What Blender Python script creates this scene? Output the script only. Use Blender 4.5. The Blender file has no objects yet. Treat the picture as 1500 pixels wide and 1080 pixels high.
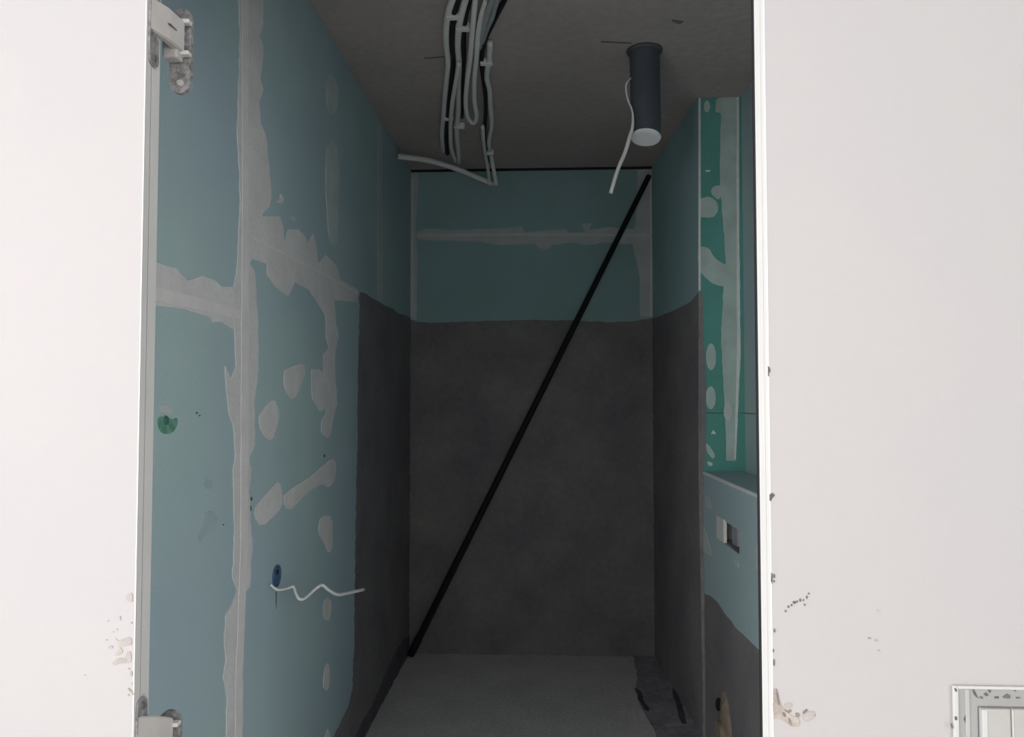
import bpy, bmesh, math, random
from mathutils import Vector, Matrix
from mathutils.geometry import delaunay_2d_cdt
random.seed(7)
S = bpy.context.scene
COL = S.collection

# ------------------------------------------------------------------ camera
F_PX, W_PX, H_PX = 1085.0, 1500.0, 1080.0
EYE = Vector((0.0, 0.0, 1.37))
VP = (800.0, 580.0)                       # where the room's long axis (+Y) meets the picture
cam_d = bpy.data.cameras.new('camera'); cam = bpy.data.objects.new('camera', cam_d); COL.objects.link(cam)
cam_d.sensor_width = 36.0; cam_d.sensor_fit = 'HORIZONTAL'
cam_d.lens = F_PX / W_PX * 36.0
cam_d.clip_start = 0.01
PITCH = math.atan((VP[1] - H_PX / 2) / F_PX)
YAW = math.atan((VP[0] - W_PX / 2) / math.hypot(F_PX, VP[1] - H_PX / 2))
cam.location = EYE
cam.rotation_euler = (math.pi / 2 + PITCH, 0, YAW)
S.camera = cam
ROT = cam.rotation_euler.to_matrix()

# ------------------------------------------------------------------ light: a hall with a daylit left window and an added right one
S.view_settings.view_transform = 'Standard'
S.view_settings.look = 'None'
S.view_settings.gamma = 1.0
S.view_settings.use_curve_mapping = False
S.view_settings.exposure = 0.0
wld = bpy.data.worlds.new('daylight'); S.world = wld; wld.use_nodes = True
wld.node_tree.nodes['Background'].inputs[0].default_value = (0.75, 0.85, 1.0, 1)
wld.node_tree.nodes['Background'].inputs[1].default_value = 0.15

def area(name, loc, rot, sx, sy, power, color):
    l = bpy.data.lights.new(name, 'AREA'); l.shape = 'RECTANGLE'; l.size = sx; l.size_y = sy
    l.energy = power; l.color = color
    o = bpy.data.objects.new(name, l); COL.objects.link(o); o.location = loc; o.rotation_euler = rot
    return o
# daylight by the hall's left window; right one added to brighten the left wall
DAY = (0.99, 0.985, 0.985)
area('daylight_left_window_near', (-1.95, -0.55, 1.45), (0, -math.pi / 2, 0), 2.0, 1.5, 68, DAY)
area('daylight_left_window_far', (-1.95, -2.45, 1.45), (0, -math.pi / 2, 0), 2.0, 1.8, 135, DAY)
area('added_fill_right', (2.65, -2.5, 1.45), (0, math.pi / 2, 0), 2.1, 2.4, 92, DAY)

# ------------------------------------------------------------------ helpers
def ray(px, py):
    return ROT @ Vector((px - W_PX / 2, H_PX / 2 - py, -F_PX))
def hit(axis, c, px, py):                 # the point of a room plane (axis = c) seen at a picture point
    d = ray(px, py)
    return EYE + d * ((c - EYE[axis]) / d[axis])
def hitp(p0, n, px, py):
    d = ray(px, py)
    return EYE + d * ((p0 - EYE).dot(n) / d.dot(n))

MATS = {}
def mat(name, col, rough=0.85, var=0.12, scale=6.0, bump=0.0, bscale=60.0, tint=None, spec=0.3, metal=0.0, var2=0.0, stretch=None):
    m = bpy.data.materials.new(name); m.use_nodes = True
    nt = m.node_tree; N = nt.nodes; L = nt.links; b = N['Principled BSDF']
    b.inputs['Roughness'].default_value = rough
    b.inputs['Specular IOR Level'].default_value = spec
    b.inputs['Metallic'].default_value = metal
    tc = N.new('ShaderNodeTexCoord'); src = tc.outputs['Object']
    if stretch:
        mp = N.new('ShaderNodeMapping'); mp.inputs['Scale'].default_value = stretch
        L.new(src, mp.inputs['Vector']); src = mp.outputs['Vector']
    nz = N.new('ShaderNodeTexNoise'); nz.inputs['Scale'].default_value = scale; nz.inputs['Detail'].default_value = 6
    L.new(src, nz.inputs['Vector'])
    rp = N.new('ShaderNodeValToRGB')
    t = tint or col
    rp.color_ramp.elements[0].position = 0.3; rp.color_ramp.elements[1].position = 0.7
    rp.color_ramp.elements[0].color = (*[max(0, c * (1 - var)) for c in col], 1)
    rp.color_ramp.elements[1].color = (*[min(1, c * (1 + var)) for c in t], 1)
    L.new(nz.outputs['Fac'], rp.inputs['Fac'])
    out = rp.outputs['Color']
    if var2:
        n2 = N.new('ShaderNodeTexNoise'); n2.inputs['Scale'].default_value = bscale; n2.inputs['Detail'].default_value = 4
        L.new(src, n2.inputs['Vector'])
        mr = N.new('ShaderNodeMapRange'); mr.inputs['From Min'].default_value = 0.3; mr.inputs['From Max'].default_value = 0.7
        mr.inputs['To Min'].default_value = 1 - var2; mr.inputs['To Max'].default_value = 1 + var2
        L.new(n2.outputs['Fac'], mr.inputs['Value'])
        mx = N.new('ShaderNodeVectorMath'); mx.operation = 'SCALE'
        L.new(out, mx.inputs[0]); L.new(mr.outputs['Result'], mx.inputs['Scale']); out = mx.outputs['Vector']
    L.new(out, b.inputs['Base Color'])
    if bump:
        n3 = N.new('ShaderNodeTexNoise'); n3.inputs['Scale'].default_value = bscale; n3.inputs['Detail'].default_value = 8
        L.new(src, n3.inputs['Vector'])
        bp = N.new('ShaderNodeBump'); bp.inputs['Strength'].default_value = bump; bp.inputs['Distance'].default_value = 0.01
        L.new(n3.outputs['Fac'], bp.inputs['Height']); L.new(bp.outputs['Normal'], b.inputs['Normal'])
    MATS[name] = m
    return m

mat('hall_paint', (0.392, 0.388, 0.389), 0.7, 0.02, 1.7, 0.03, 240, tint=(0.406, 0.376, 0.382))
mat('hall_white', (0.74, 0.73, 0.72), 0.9, 0.03, 3)
mat('hall_plaster', (0.38, 0.37, 0.36), 0.9, 0.06, 3)
mat('frame_white', (0.84, 0.83, 0.81), 0.45, 0.02, 8)
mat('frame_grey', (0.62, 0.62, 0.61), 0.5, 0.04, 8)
mat('board_blue', (0.405, 0.530, 0.600), 0.9, 0.05, 1.6, 0.05, 180, tint=(0.430, 0.570, 0.560), var2=0.04)
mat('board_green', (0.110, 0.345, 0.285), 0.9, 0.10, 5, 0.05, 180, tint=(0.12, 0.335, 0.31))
mat('board_backing', (0.22, 0.22, 0.21), 0.9)
mat('putty', (0.70, 0.68, 0.68), 0.95, 0.06, 12, 0.15, 90, tint=(0.69, 0.70, 0.69), var2=0.04)
mat('putty_thin', (0.55, 0.605, 0.60), 0.95, 0.07, 14, 0.1, 90)
mat('tape', (0.76, 0.735, 0.735), 0.9, 0.05, 20, 0.1, 120)
mat('coating', (0.228, 0.210, 0.236), 0.65, 0.17, 4.0, 0.10, 40, tint=(0.222, 0.213, 0.210), var2=0.08, spec=0.25)
mat('concrete', (0.47, 0.415, 0.395), 0.95, 0.06, 3.0, 0.30, 30, var2=0.07)
mat('screed', (0.62, 0.612, 0.60), 0.9, 0.07, 5, 0.25, 60, var2=0.12)
mat('membrane', (0.30, 0.28, 0.31), 0.75, 0.25, 9, 0.3, 40, var2=0.2)
mat('hall_floor', (0.50, 0.48, 0.46), 0.8, 0.1, 3)
mat('cable_white', (0.90, 0.89, 0.87), 0.6, 0.03, 30)
mat('cable_bright', (0.837, 0.837, 0.810), 0.5, 0.04, 30)
mat('cable_grey', (0.40, 0.44, 0.43), 0.6, 0.08, 30)
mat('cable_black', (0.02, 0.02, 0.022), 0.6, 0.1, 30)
mat('clip_grey', (0.88, 0.88, 0.86), 0.6, 0.03, 30)
mat('duct', (0.085, 0.100, 0.120), 0.55, 0.14, 8, 0.05, 40)
mat('duct_cap', (0.88, 0.88, 0.90), 0.8, 0.03, 20)
mat('pole_black', (0.008, 0.011, 0.011), 0.6, 0.1, 30)
mat('box_blue', (0.072, 0.136, 0.232), 0.6, 0.12, 30)
mat('box_dark', (0.02, 0.03, 0.05), 0.7, 0.1, 30)
mat('anchor_green', (0.14, 0.34, 0.25), 0.7, 0.25, 60, 0.2, 90)
mat('anchor_ring', (0.060, 0.187, 0.145), 0.6, 0.1, 40)
mat('hinge_plate', (0.27, 0.265, 0.27), 0.6, 0.35, 60, 0.3, 150, var2=0.35)
mat('hinge_arm', (0.50, 0.485, 0.47), 0.6, 0.06, 30, 0.05, 90)
mat('hinge_dark', (0.13, 0.13, 0.135), 0.6, 0.15, 60)
mat('plastic_white', (0.47, 0.47, 0.465), 0.45, 0.02, 20)
mat('plastic_grey', (0.28, 0.28, 0.275), 0.5, 0.05, 20)
mat('plastic_film', (0.36, 0.353, 0.338), 0.45, 0.05, 20)
mat('dirt', (0.13, 0.12, 0.115), 0.95, 0.4, 120)
mat('chip_tan', (0.30, 0.255, 0.225), 0.95, 0.2, 60, 0.2, 120, tint=(0.36, 0.325, 0.295))
mat('chip_dark', (0.20, 0.165, 0.14), 0.95, 0.25, 80)
mat('chip_pale', (0.365, 0.335, 0.315), 0.95, 0.12, 60, 0.2, 120)
mat('foam', (0.27, 0.215, 0.155), 0.95, 0.30, 22, 0.5, 50, tint=(0.22, 0.20, 0.155))
mat('styro', (0.736, 0.736, 0.704), 0.9, 0.06, 60)
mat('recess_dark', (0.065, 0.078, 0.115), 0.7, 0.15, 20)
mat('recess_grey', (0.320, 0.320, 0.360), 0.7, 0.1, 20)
mat('stain_board', (0.385, 0.50, 0.52), 0.9, 0.08, 20)
mat('seam_grey', (0.20, 0.18, 0.17), 0.95, 0.1, 20)
mat('gap_dark', (0.085, 0.08, 0.09), 0.9, 0.15, 20)
mat('board_shower', (0.325, 0.490, 0.490), 0.9, 0.08, 2.0, 0.05, 180, tint=(0.325, 0.485, 0.52), var2=0.04)
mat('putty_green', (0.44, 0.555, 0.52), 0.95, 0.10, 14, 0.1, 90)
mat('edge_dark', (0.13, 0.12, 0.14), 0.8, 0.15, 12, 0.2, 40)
mat('bead', (0.74, 0.76, 0.75), 0.7, 0.06, 40)

def link(name, bm, material, parent=None, origin=None, smooth=False):
    """one bmesh in room coordinates -> one mesh object; a child is stored relative to its thing"""
    bmesh.ops.recalc_face_normals(bm, faces=bm.faces[:])
    o0 = Vector(origin) if origin is not None else None
    off = Vector((0, 0, 0))
    p = parent
    while p is not None:
        off += p.location; p = p.parent
    if parent is None:
        off = o0 or Vector((0, 0, 0))
    bmesh.ops.translate(bm, vec=-off, verts=bm.verts[:])
    me = bpy.data.meshes.new(name); bm.to_mesh(me); bm.free()
    if smooth:
        for f in me.polygons: f.use_smooth = True
    me.materials.append(MATS[material])
    o = bpy.data.objects.new(name, me); COL.objects.link(o)
    if parent is None: o.location = off
    else: o.parent = parent
    return o
def tag(o, label, cat, group=None):
    o['label'] = label; o['category'] = cat
    if group: o['group'] = group
    return o
def structure(o):
    o['kind'] = 'structure'; return o
def thing(name, label, cat, loc, group=None):
    o = bpy.data.objects.new(name, None); COL.objects.link(o); o.location = loc; o.empty_display_size = 0.05
    return tag(o, label, cat, group)

def add_box(bm, x0, x1, y0, y1, z0, z1, bevel=0.0, seg=2):
    r = bmesh.ops.create_cube(bm, size=1.0)
    vs = r['verts']
    bmesh.ops.scale(bm, vec=(abs(x1 - x0), abs(y1 - y0), abs(z1 - z0)), verts=vs)
    bmesh.ops.translate(bm, vec=((x0 + x1) / 2, (y0 + y1) / 2, (z0 + z1) / 2), verts=vs)
    if bevel:
        es = list({e for v in vs for e in v.link_edges})
        bmesh.ops.bevel(bm, geom=es, offset=bevel, segments=seg, affect='EDGES', profile=0.5)
    return bm
def box(*a, **k): return add_box(bmesh.new(), *a, **k)

def smooth_path(pts, n=6):
    pts = [Vector(p) for p in pts]; out = []
    P = [pts[0] * 2 - pts[1]] + pts + [pts[-1] * 2 - pts[-2]]
    for i in range(1, len(P) - 2):
        a, b, c, d = P[i - 1:i + 3]
        for k in range(n):
            t = k / n
            out.append(0.5 * ((2 * b) + (c - a) * t + (2 * a - 5 * b + 4 * c - d) * t * t + (3 * b - a - 3 * c + d) * t ** 3))
    out.append(pts[-1]); return out
def add_tube(bm, pts, r, n=8, caps=True):
    rings = []; prev = None
    for i, p in enumerate(pts):
        t = (pts[min(i + 1, len(pts) - 1)] - pts[max(i - 1, 0)]).normalized()
        if prev is None:
            u = t.orthogonal().normalized()
        else:
            u = (prev - t * prev.dot(t)).normalized()
        prev = u; v = t.cross(u)
        rr = r[i] if isinstance(r, (list, tuple)) else r
        rings.append([bm.verts.new(p + (u * math.cos(2 * math.pi * k / n) + v * math.sin(2 * math.pi * k / n)) * rr) for k in range(n)])
    for a, b in zip(rings, rings[1:]):
        for k in range(n):
            bm.faces.new((a[k], a[(k + 1) % n], b[(k + 1) % n], b[k]))
    if caps:
        bm.faces.new(rings[0][::-1]); bm.faces.new(rings[-1])
    return bm
def tube(pts, r, n=8): return add_tube(bmesh.new(), pts, r, n)

def rough_outline(pts, step, amp):
    out = []
    m = len(pts)
    for i in range(m):
        a = Vector(pts[i]); b = Vector(pts[(i + 1) % m]); L = (b - a).length
        k = max(1, int(L / step))
        nrm = Vector((-(b - a).y, (b - a).x)).normalized() if L > 1e-6 else Vector((0, 0))
        for j in range(k):
            w = random.uniform(-amp, amp) if j else random.uniform(-amp, amp) * 0.4
            out.append(a.lerp(b, j / k) + nrm * w)
    return out
PATCHES = 0
def patch(name, pts_px, unproj, normal, material, parent, thick=0.002, step=9, amp=0.9, inset=0.0004):
    """a thin skim of filler or coating lying on a wall: traced outline, its own thickness"""
    if name in ('putty_spot', 'plaster_chip', 'smear'):            # trowelled edges are rounded
        q = [Vector(p) for p in pts_px]
        pts_px = [v for i in range(len(q)) for v in (q[i].lerp(q[(i + 1) % len(q)], 0.22), q[i].lerp(q[(i + 1) % len(q)], 0.78))]
    out = rough_outline([Vector(p) for p in pts_px], step, amp) if amp else [Vector(p) for p in pts_px]
    global PATCHES
    PATCHES += 1; thick += 0.00002 * (PATCHES % 23)
    bm = bmesh.new()
    n = Vector(normal).normalized()
    m = len(out)
    co, ed, fa = delaunay_2d_cdt(out, [(i, (i + 1) % m) for i in range(m)], [], 1, 1e-4)[:3]
    lo = [bm.verts.new(unproj(p.x, p.y) - n * inset) for p in co]
    hi = [bm.verts.new(v.co + n * (thick + inset)) for v in lo]
    use = {}
    for f in fa:
        bm.faces.new([hi[i] for i in f])
        for i in range(len(f)):
            k = (f[i], f[(i + 1) % len(f)]); use[k] = use.get(k, 0) + 1
    for (i, j) in list(use):
        if (j, i) not in use: bm.faces.new((hi[j], hi[i], lo[i], lo[j]))
    return link(name, bm, material, parent)
def ellipse(cx, cy, rx, ry, n=14, rot=0):
    c, s = math.cos(rot), math.sin(rot)
    return [(cx + rx * math.cos(2 * math.pi * k / n) * c - ry * math.sin(2 * math.pi * k / n) * s,
             cy + rx * math.cos(2 * math.pi * k / n) * s + ry * math.sin(2 * math.pi * k / n) * c) for k in range(n)]

# ------------------------------------------------------------------ room dimensions (metres)
CEIL = 2.60
XL = -0.733                       # face of the left wall
YB = 3.97                         # face of the end wall
DOOR_Y = 0.944                    # hall face of the wall with the doorway
JL, JR = hit(1, DOOR_Y, 205.5, 540).x, hit(1, DOOR_Y, 1124.5, 540).x   # clear opening, about 0.80 m
DOOR_H = 2.10
YR = 3.05                         # where the shower's right wall steps back
XA, XB = 0.568, 0.626             # shower right wall: at the end wall / at the step
XR = 0.805                        # right wall above the ledge
XBOX0, XBOX1 = 0.636, 0.668       # face of the low cistern wall at YR / at y = 1.9
LEDGE = 1.062

hl = lambda px, py: hit(0, XL, px, py)
hb = lambda px, py: hit(1, YB, px, py)
hd = lambda px, py: hit(1, DOOR_Y, px, py)
hc = lambda px, py: hit(2, CEIL, px, py)
hf = lambda px, py: hit(2, 0.0, px, py)
PR0 = Vector((XA, YB, 0)); NR = Vector((-(YB - YR), -(XB - XA), 0)).normalized()
hr = lambda px, py: hitp(PR0, NR, px, py)
hy = lambda px, py: hit(1, YR, px, py)
PX0 = Vector((XBOX0, YR, 0)); NX = Vector((-(YR - 1.9), -(XBOX1 - XBOX0), 0)).normalized()
hx = lambda px, py: hitp(PX0, NX, px, py)
hrr = lambda px, py: hit(0, XR, px, py)

def proj(p):
    v = ROT.transposed() @ (Vector(p) - EYE)
    return (W_PX / 2 + F_PX * v.x / -v.z, H_PX / 2 - F_PX * v.y / -v.z)

# ------------------------------------------------------------------ hall shell
HX0, HX1, HY0 = -2.0, 2.7, -4.2
WT = 0.10
BACK = DOOR_Y + WT
def hall():
    bm = bmesh.new()                                           # wall with the doorway
    add_box(bm, HX0, JL - 0.055, DOOR_Y + 0.002, BACK, 0, CEIL)
    add_box(bm, JR + 0.055, HX1, DOOR_Y + 0.002, BACK, 0, CEIL)
    add_box(bm, JL - 0.055, JR + 0.055, DOOR_Y + 0.002, BACK, DOOR_H + 0.055, CEIL)
    # plaster skim up to the flush door frame
    add_box(bm, HX0, JL - 0.0015, DOOR_Y, DOOR_Y + 0.012, 0, CEIL)
    add_box(bm, JR + 0.0015, HX1, DOOR_Y, DOOR_Y + 0.012, 0, CEIL)
    add_box(bm, JL - 0.0015, JR + 0.0015, DOOR_Y, DOOR_Y + 0.012, DOOR_H + 0.0015, CEIL)
    w = structure(link('wall_front', bm, 'hall_paint'))
    bm = bmesh.new()                                           # left hall wall around a window
    wy0, wy1, wz0, wz1 = -3.4, 0.3, 0.35, 2.5
    add_box(bm, HX0 - 0.2, HX0, HY0, wy0, 0, CEIL); add_box(bm, HX0 - 0.2, HX0, wy1, BACK, 0, CEIL)
    add_box(bm, HX0 - 0.2, HX0, wy0, wy1, 0, wz0); add_box(bm, HX0 - 0.2, HX0, wy0, wy1, wz1, CEIL)
    structure(link('wall_hall_left', bm, 'hall_plaster'))
    bm = bmesh.new()
    vz0, vz1 = 0.35, 2.5
    add_box(bm, HX0, HX1, HY0 - 0.2, HY0, 0, CEIL)
    structure(link('wall_hall_rear', bm, 'hall_plaster'))
    bm = bmesh.new()
    ry0, ry1 = -3.75, -1.25
    add_box(bm, HX1, HX1 + 0.2, HY0, ry0, 0, CEIL); add_box(bm, HX1, HX1 + 0.2, ry1, BACK, 0, CEIL)
    add_box(bm, HX1, HX1 + 0.2, ry0, ry1, 0, vz0); add_box(bm, HX1, HX1 + 0.2, ry0, ry1, vz1, CEIL)
    structure(link('wall_hall_right', bm, 'hall_plaster'))
    structure(link('floor_hall', box(HX0 - 0.2, HX1 + 0.2, HY0 - 0.2, BACK, -0.12, 0), 'hall_floor'))
    structure(link('ceiling_hall', box(HX0 - 0.2, HX1 + 0.2, HY0 - 0.2, BACK, CEIL, CEIL + 0.15), 'hall_white'))
    # window frames; the right one is added to go with the fill lamp
    for nm, horiz, a0, a1, z0, z1, c in (('window_1', 'y', wy0, wy1, wz0, wz1, HX0 - 0.14), ('window_added', 'y', ry0, ry1, vz0, vz1, HX1 + 0.14)):
        bm = bmesh.new(); t = 0.06
        segs = [(a0, a0 + t, z0, z1), (a1 - t, a1, z0, z1), (a0 + t, a1 - t, z0, z0 + t), (a0 + t, a1 - t, z1 - t, z1), ((a0 + a1) / 2 - 0.03, (a0 + a1) / 2 + 0.03, z0 + t, z1 - t)]
        for s0, s1, q0, q1 in segs:
            if horiz == 'y': add_box(bm, c - 0.03, c + 0.03, s0, s1, q0, q1, 0.004)
            else: add_box(bm, s0, s1, c - 0.03, c + 0.03, q0, q1, 0.004)
        structure(link(nm, bm, 'frame_white'))
    return w
wall_front = hall()

# flush metal door frame (no leaf hung yet)
door = structure(link('door_1', box(JL, JR, DOOR_Y + 0.001, DOOR_Y + 0.05, DOOR_H, DOOR_H + 0.04, 0.001), 'frame_white'))
def jamb(x0, x1, depth, m):
    bm = bmesh.new()
    lip = (JL - 0.0014, JL) if x1 <= JL else (JR, JR + 0.0014)
    add_box(bm, x0, x1, DOOR_Y + 0.0125, DOOR_Y + depth, 0.0, DOOR_H + 0.04, 0.0008)
    add_box(bm, lip[0], lip[1], DOOR_Y - 0.0004, DOOR_Y + 0.014, 0.0, DOOR_H, 0.0)
    return link('jamb', bm, m, door)
jl = jamb(JL - 0.04, JL, 0.036, 'frame_grey')  # greyer than the right jamb: shade on this side put into the colour
jr = jamb(JR, JR + 0.04, 0.042, 'frame_white')
link('gasket', box(JR - 0.0016, JR + 0.006, DOOR_Y + 0.0425, DOOR_Y + 0.048, 0, DOOR_H), 'cable_black', door)
# rebate behind each jamb, in the same shaded and lit tones
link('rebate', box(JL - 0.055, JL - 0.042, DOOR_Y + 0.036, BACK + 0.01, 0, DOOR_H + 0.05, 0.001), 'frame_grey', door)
link('rebate', box(JR + 0.042, JR + 0.055, DOOR_Y + 0.042, BACK + 0.01, 0, DOOR_H + 0.05, 0.001), 'frame_white', door)

# ------------------------------------------------------------------ bathroom shell
BT = 0.0125
floor = structure(link('floor', box(XL - 0.2, 1.05, BACK, YB + 0.2, -0.12, 0), 'screed'))
ceiling = structure(link('ceiling', box(XL - 0.2, 1.05, BACK, YB + 0.2, CEIL, CEIL + 0.15), 'concrete'))
wall_left = structure(link('wall_left', box(XL - 0.12, XL - BT, BACK, YB + 0.1, 0, CEIL), 'board_backing'))
wall_back = structure(link('wall_back', box(XL - BT, 0.9, YB + BT, YB + 0.1, 0, CEIL), 'board_backing'))
def quad_slab(pts, z0, z1):                                     # prism over a plan outline
    bm = bmesh.new()
    lo = [bm.verts.new((x, y, z0)) for x, y in pts]; hi = [bm.verts.new((x, y, z1)) for x, y in pts]
    bm.faces.new(lo[::-1]); bm.faces.new(hi)
    for i in range(len(pts)):
        bm.faces.new((lo[i], lo[(i + 1) % len(pts)], hi[(i + 1) % len(pts)], hi[i]))
    return bm
wall_right = structure(link('wall_right', quad_slab([(XA + BT, YB + BT), (XB + BT, YR + BT), (XR + BT, YR + BT), (XR + BT, BACK), (1.0, BACK), (1.0, YB + BT)], 0, CEIL), 'board_backing'))

# plasterboard sheets, each with its own edges
def xdepth(px):            # depth along the left wall at a picture column (at eye level)
    return hl(px, 580).y
G = 0.0015
y_a, y_b = xdepth(358), xdepth(556)
z_a = hl(300, 442).z; z_b = hl(440, 392).z; z_c = 1.62
def sheet_l(y0, y1, z0, z1):
    link('plasterboard_sheet', box(XL - BT, XL, y0 + G, y1 - G, z0 + G, z1 - G, 0.001, 1), 'board_blue', wall_left)
sheet_l(BACK, y_a, 0, z_a); sheet_l(BACK, y_a, z_a, CEIL)
sheet_l(y_a, y_b, 0, z_b); sheet_l(y_a, y_b, z_b, CEIL)
sheet_l(y_b, YB, 0, z_c); sheet_l(y_b, YB, z_c, CEIL)
z_d = hb(750, 344).z
for z0, z1 in ((0, 1.1), (1.1, z_d), (z_d, CEIL)):
    link('plasterboard_sheet', box(XL, XA, YB, YB + BT, z0 + G, z1 - G, 0.001, 1), 'board_shower', wall_back)
for z0, z1 in ((0, 1.3), (1.3, CEIL)):
    link('plasterboard_sheet', quad_slab([(XA, YB), (XB, YR), (XB + BT, YR + BT), (XA + BT, YB + BT)], z0 + G, z1 - G), 'board_shower', wall_right)
    link('plasterboard_sheet', box(XB + 0.002, XR, YR, YR + BT, z0 + G, z1 - G), 'board_green', wall_right)
    link('plasterboard_sheet', box(XR, XR + BT, BACK, YR, z0 + G, z1 - G), 'board_blue', wall_right)

# low boxed-in wall hiding the cistern, with a ledge and an opening for the flush plate
fl_u0 = hx(1053, 770).y; fl_u1 = hx(1083, 790).y
fl_z1 = hx(1062, 764).z; fl_z0 = hx(1070, 803).z
def boxface_x(y): return XBOX0 + (YR - y) / (YR - 1.9) * (XBOX1 - XBOX0)
wall_cistern = structure(link('wall_cistern', box(XBOX1 + 0.115, XR - 0.001, 1.06, YR - 0.001, 0, LEDGE - BT), 'board_backing'))
Y_END = 1.06
def face_sheet(y0, y1, z0, z1):
    link('plasterboard_sheet', quad_slab([(boxface_x(y0), y0), (boxface_x(y1), y1), (boxface_x(y1) + BT, y1), (boxface_x(y0) + BT, y0)], z0, z1), 'board_blue', wall_cistern)
face_sheet(YR, fl_u0, 0, LEDGE - BT); face_sheet(fl_u1, Y_END, 0, LEDGE - BT)
face_sheet(fl_u0, fl_u1, 0, fl_z0); face_sheet(fl_u0, fl_u1, fl_z1, LEDGE - BT)
link('ledge_board', quad_slab([(boxface_x(YR), YR), (boxface_x(Y_END), Y_END), (XR, Y_END), (XR, YR)], LEDGE - BT, LEDGE), 'board_blue', wall_cistern)
bm = quad_slab([(boxface_x(YR) - 0.002, YR - 0.002), (boxface_x(Y_END) - 0.002, Y_END), (boxface_x(Y_END) + 0.007, Y_END), (boxface_x(YR) + 0.007, YR - 0.002)], LEDGE - 0.009, LEDGE + 0.002)
link('corner_bead', bm, 'bead', wall_cistern)

# ------------------------------------------------------------------ left wall: fillers, tapes and coating
NL = (1, 0, 0)
def pl(name, pts, m='putty', thick=0.002, step=9, amp=0.9, inset=0.0004): return patch(name, pts, hl, NL, m, wall_left, thick, step, amp, inset)
def crop(x0, y0, s, pts): return [(x0 + a / s, y0 + b / s) for a, b in pts]
topx = lambda px: px + 8
right_edge = [(385, 0), (385, 35), (379, 53), (385, 72), (380, 115), (385, 131), (379, 149), (381, 181), (388, 197), (393, 240), (397, 288), (394, 303),
              (384, 312), (380, 350), (372, 360), (365, 387), (372, 397), (377, 467), (378, 540), (372, 588), (372, 652), (364, 671), (367, 689), (364, 721), (367, 772),
              (369, 800), (365, 860), (355, 871), (356, 930), (353, 980), (356, 1008), (354, 1080)]
left_edge = [(349, 0), (351, 53), (349, 120), (347, 187), (349, 227), (351, 288), (347, 387), (340, 429), (343, 485), (345, 536), (338, 556), (329, 536), (331, 570), (335, 607),
             (341, 623), (344, 665), (341, 689), (343, 769), (340, 846), (347, 866), (330, 902), (328, 930), (330, 969), (326, 994), (332, 1022), (330, 1080)]
up = hl(365, 0); zt = CEIL
top_px = proj((XL, y_a, CEIL)); bot_px = proj((XL, y_a, 0.0))
pl('joint_filler', [(top_px[0] + 16, top_px[1]), *right_edge, (bot_px[0] + 8, bot_px[1]), (bot_px[0] - 14, bot_px[1]), *left_edge[::-1], (top_px[0] - 14, top_px[1])], 'putty', 0.002)
# ridge of tape down the joint
pl('joint_tape', [(353, -60), (363, -60), (362, 280), (363, 480), (361, 800), (353, 1000), (352, 1120), (343, 1120), (344, 1000), (351, 800), (352, 480), (354, 280)], 'tape', 0.0032, 30, 0.5)
pl('joint_filler', crop(180, 280, 3.75, [(720, 270), (745, 190), (760, 140), (860, 140), (880, 200), (890, 290), (905, 210), (960, 210), (1000, 250), (1012, 290), (1045, 230), (1060, 300), (1070, 400),
    (1110, 350), (1170, 410), (1195, 490), (1290, 540), (1285, 610), (1160, 600), (1165, 700), (1185, 800), (1165, 870), (1165, 1000), (1175, 1170), (1145, 1295), (1110, 1260), (1115, 1200), (1080, 1210), (1040, 1140),
    (1035, 980), (1080, 980), (1100, 1010), (1100, 900), (1130, 860), (1115, 800), (1110, 680), (1060, 600), (1020, 540), (940, 500), (905, 580), (830, 520), (790, 460), (790, 400), (700, 370)]), 'putty', 0.0017)
pl('joint_tape', crop(180, 280, 3.75, [(720, 255), (900, 345), (1080, 440), (1290, 555), (1290, 568), (1080, 452), (900, 358), (720, 268)]), 'tape', 0.003, 12, 0.4)
pl('joint_filler', [proj((XL, 1.06, hl(225, 448).z)), proj((XL, 1.06, hl(227, 393).z))] + crop(180, 280, 3.75, [(290, 425), (350, 490), (430, 465), (500, 490), (540, 525), (600, 525), (610, 600), (600, 760), (540, 720), (490, 720), (470, 690), (330, 650), (170, 630)]), 'putty', 0.0016)
pl('joint_tape', [proj((XL, 1.06, hl(225, 444).z)), proj((XL, 1.06, hl(225, 421).z))] + crop(180, 280, 3.75, [(300, 560), (450, 600), (640, 655), (640, 700), (450, 660), (300, 632)]), 'tape', 0.003, 12, 0.5)
pl('putty_spot', crop(180, 0, 3.75, [(1130, 390), (1180, 460), (1180, 580), (1150, 640), (1120, 600), (1115, 470)]), 'putty_thin')
pl('putty_spot', [(484, 200), (495, 219), (497, 256), (495, 280), (495, 357), (487, 363), (481, 344), (477, 280), (477, 221)], 'putty_thin')
pl('joint_filler', [(553, 172), (559, 178), (560, 300), (561, 440), (553, 440), (553, 300)], 'putty_thin', 0.0015, 14, 0.5)
pl('putty_spot', [(409, 283), (415, 290), (413, 298), (403, 296), (410, 291)], 'putty', amp=0.3)
pl('putty_spot', [(423, 317), (432, 318), (433, 324), (428, 325)], 'putty_thin', amp=0.3)
pl('putty_spot', [(444, 531), (447, 547), (443, 556), (432, 584), (424, 584), (416, 567), (415, 548), (418, 540)])
pl('putty_spot', crop(180, 540, 3.75, [(825, 160), (860, 240), (830, 370), (800, 400), (760, 350), (745, 280), (760, 230)]))
pl('putty_spot', crop(180, 540, 3.75, [(1130, 240), (1145, 310), (1140, 370), (1120, 385), (1085, 350), (1095, 265)]))
pl('putty_spot', crop(180, 540, 3.75, [(1140, 490), (1170, 510), (1160, 620), (1125, 660), (1090, 630), (1010, 680), (930, 770), (900, 775), (880, 740), (890, 680), (1000, 610), (1090, 540)]))
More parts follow.
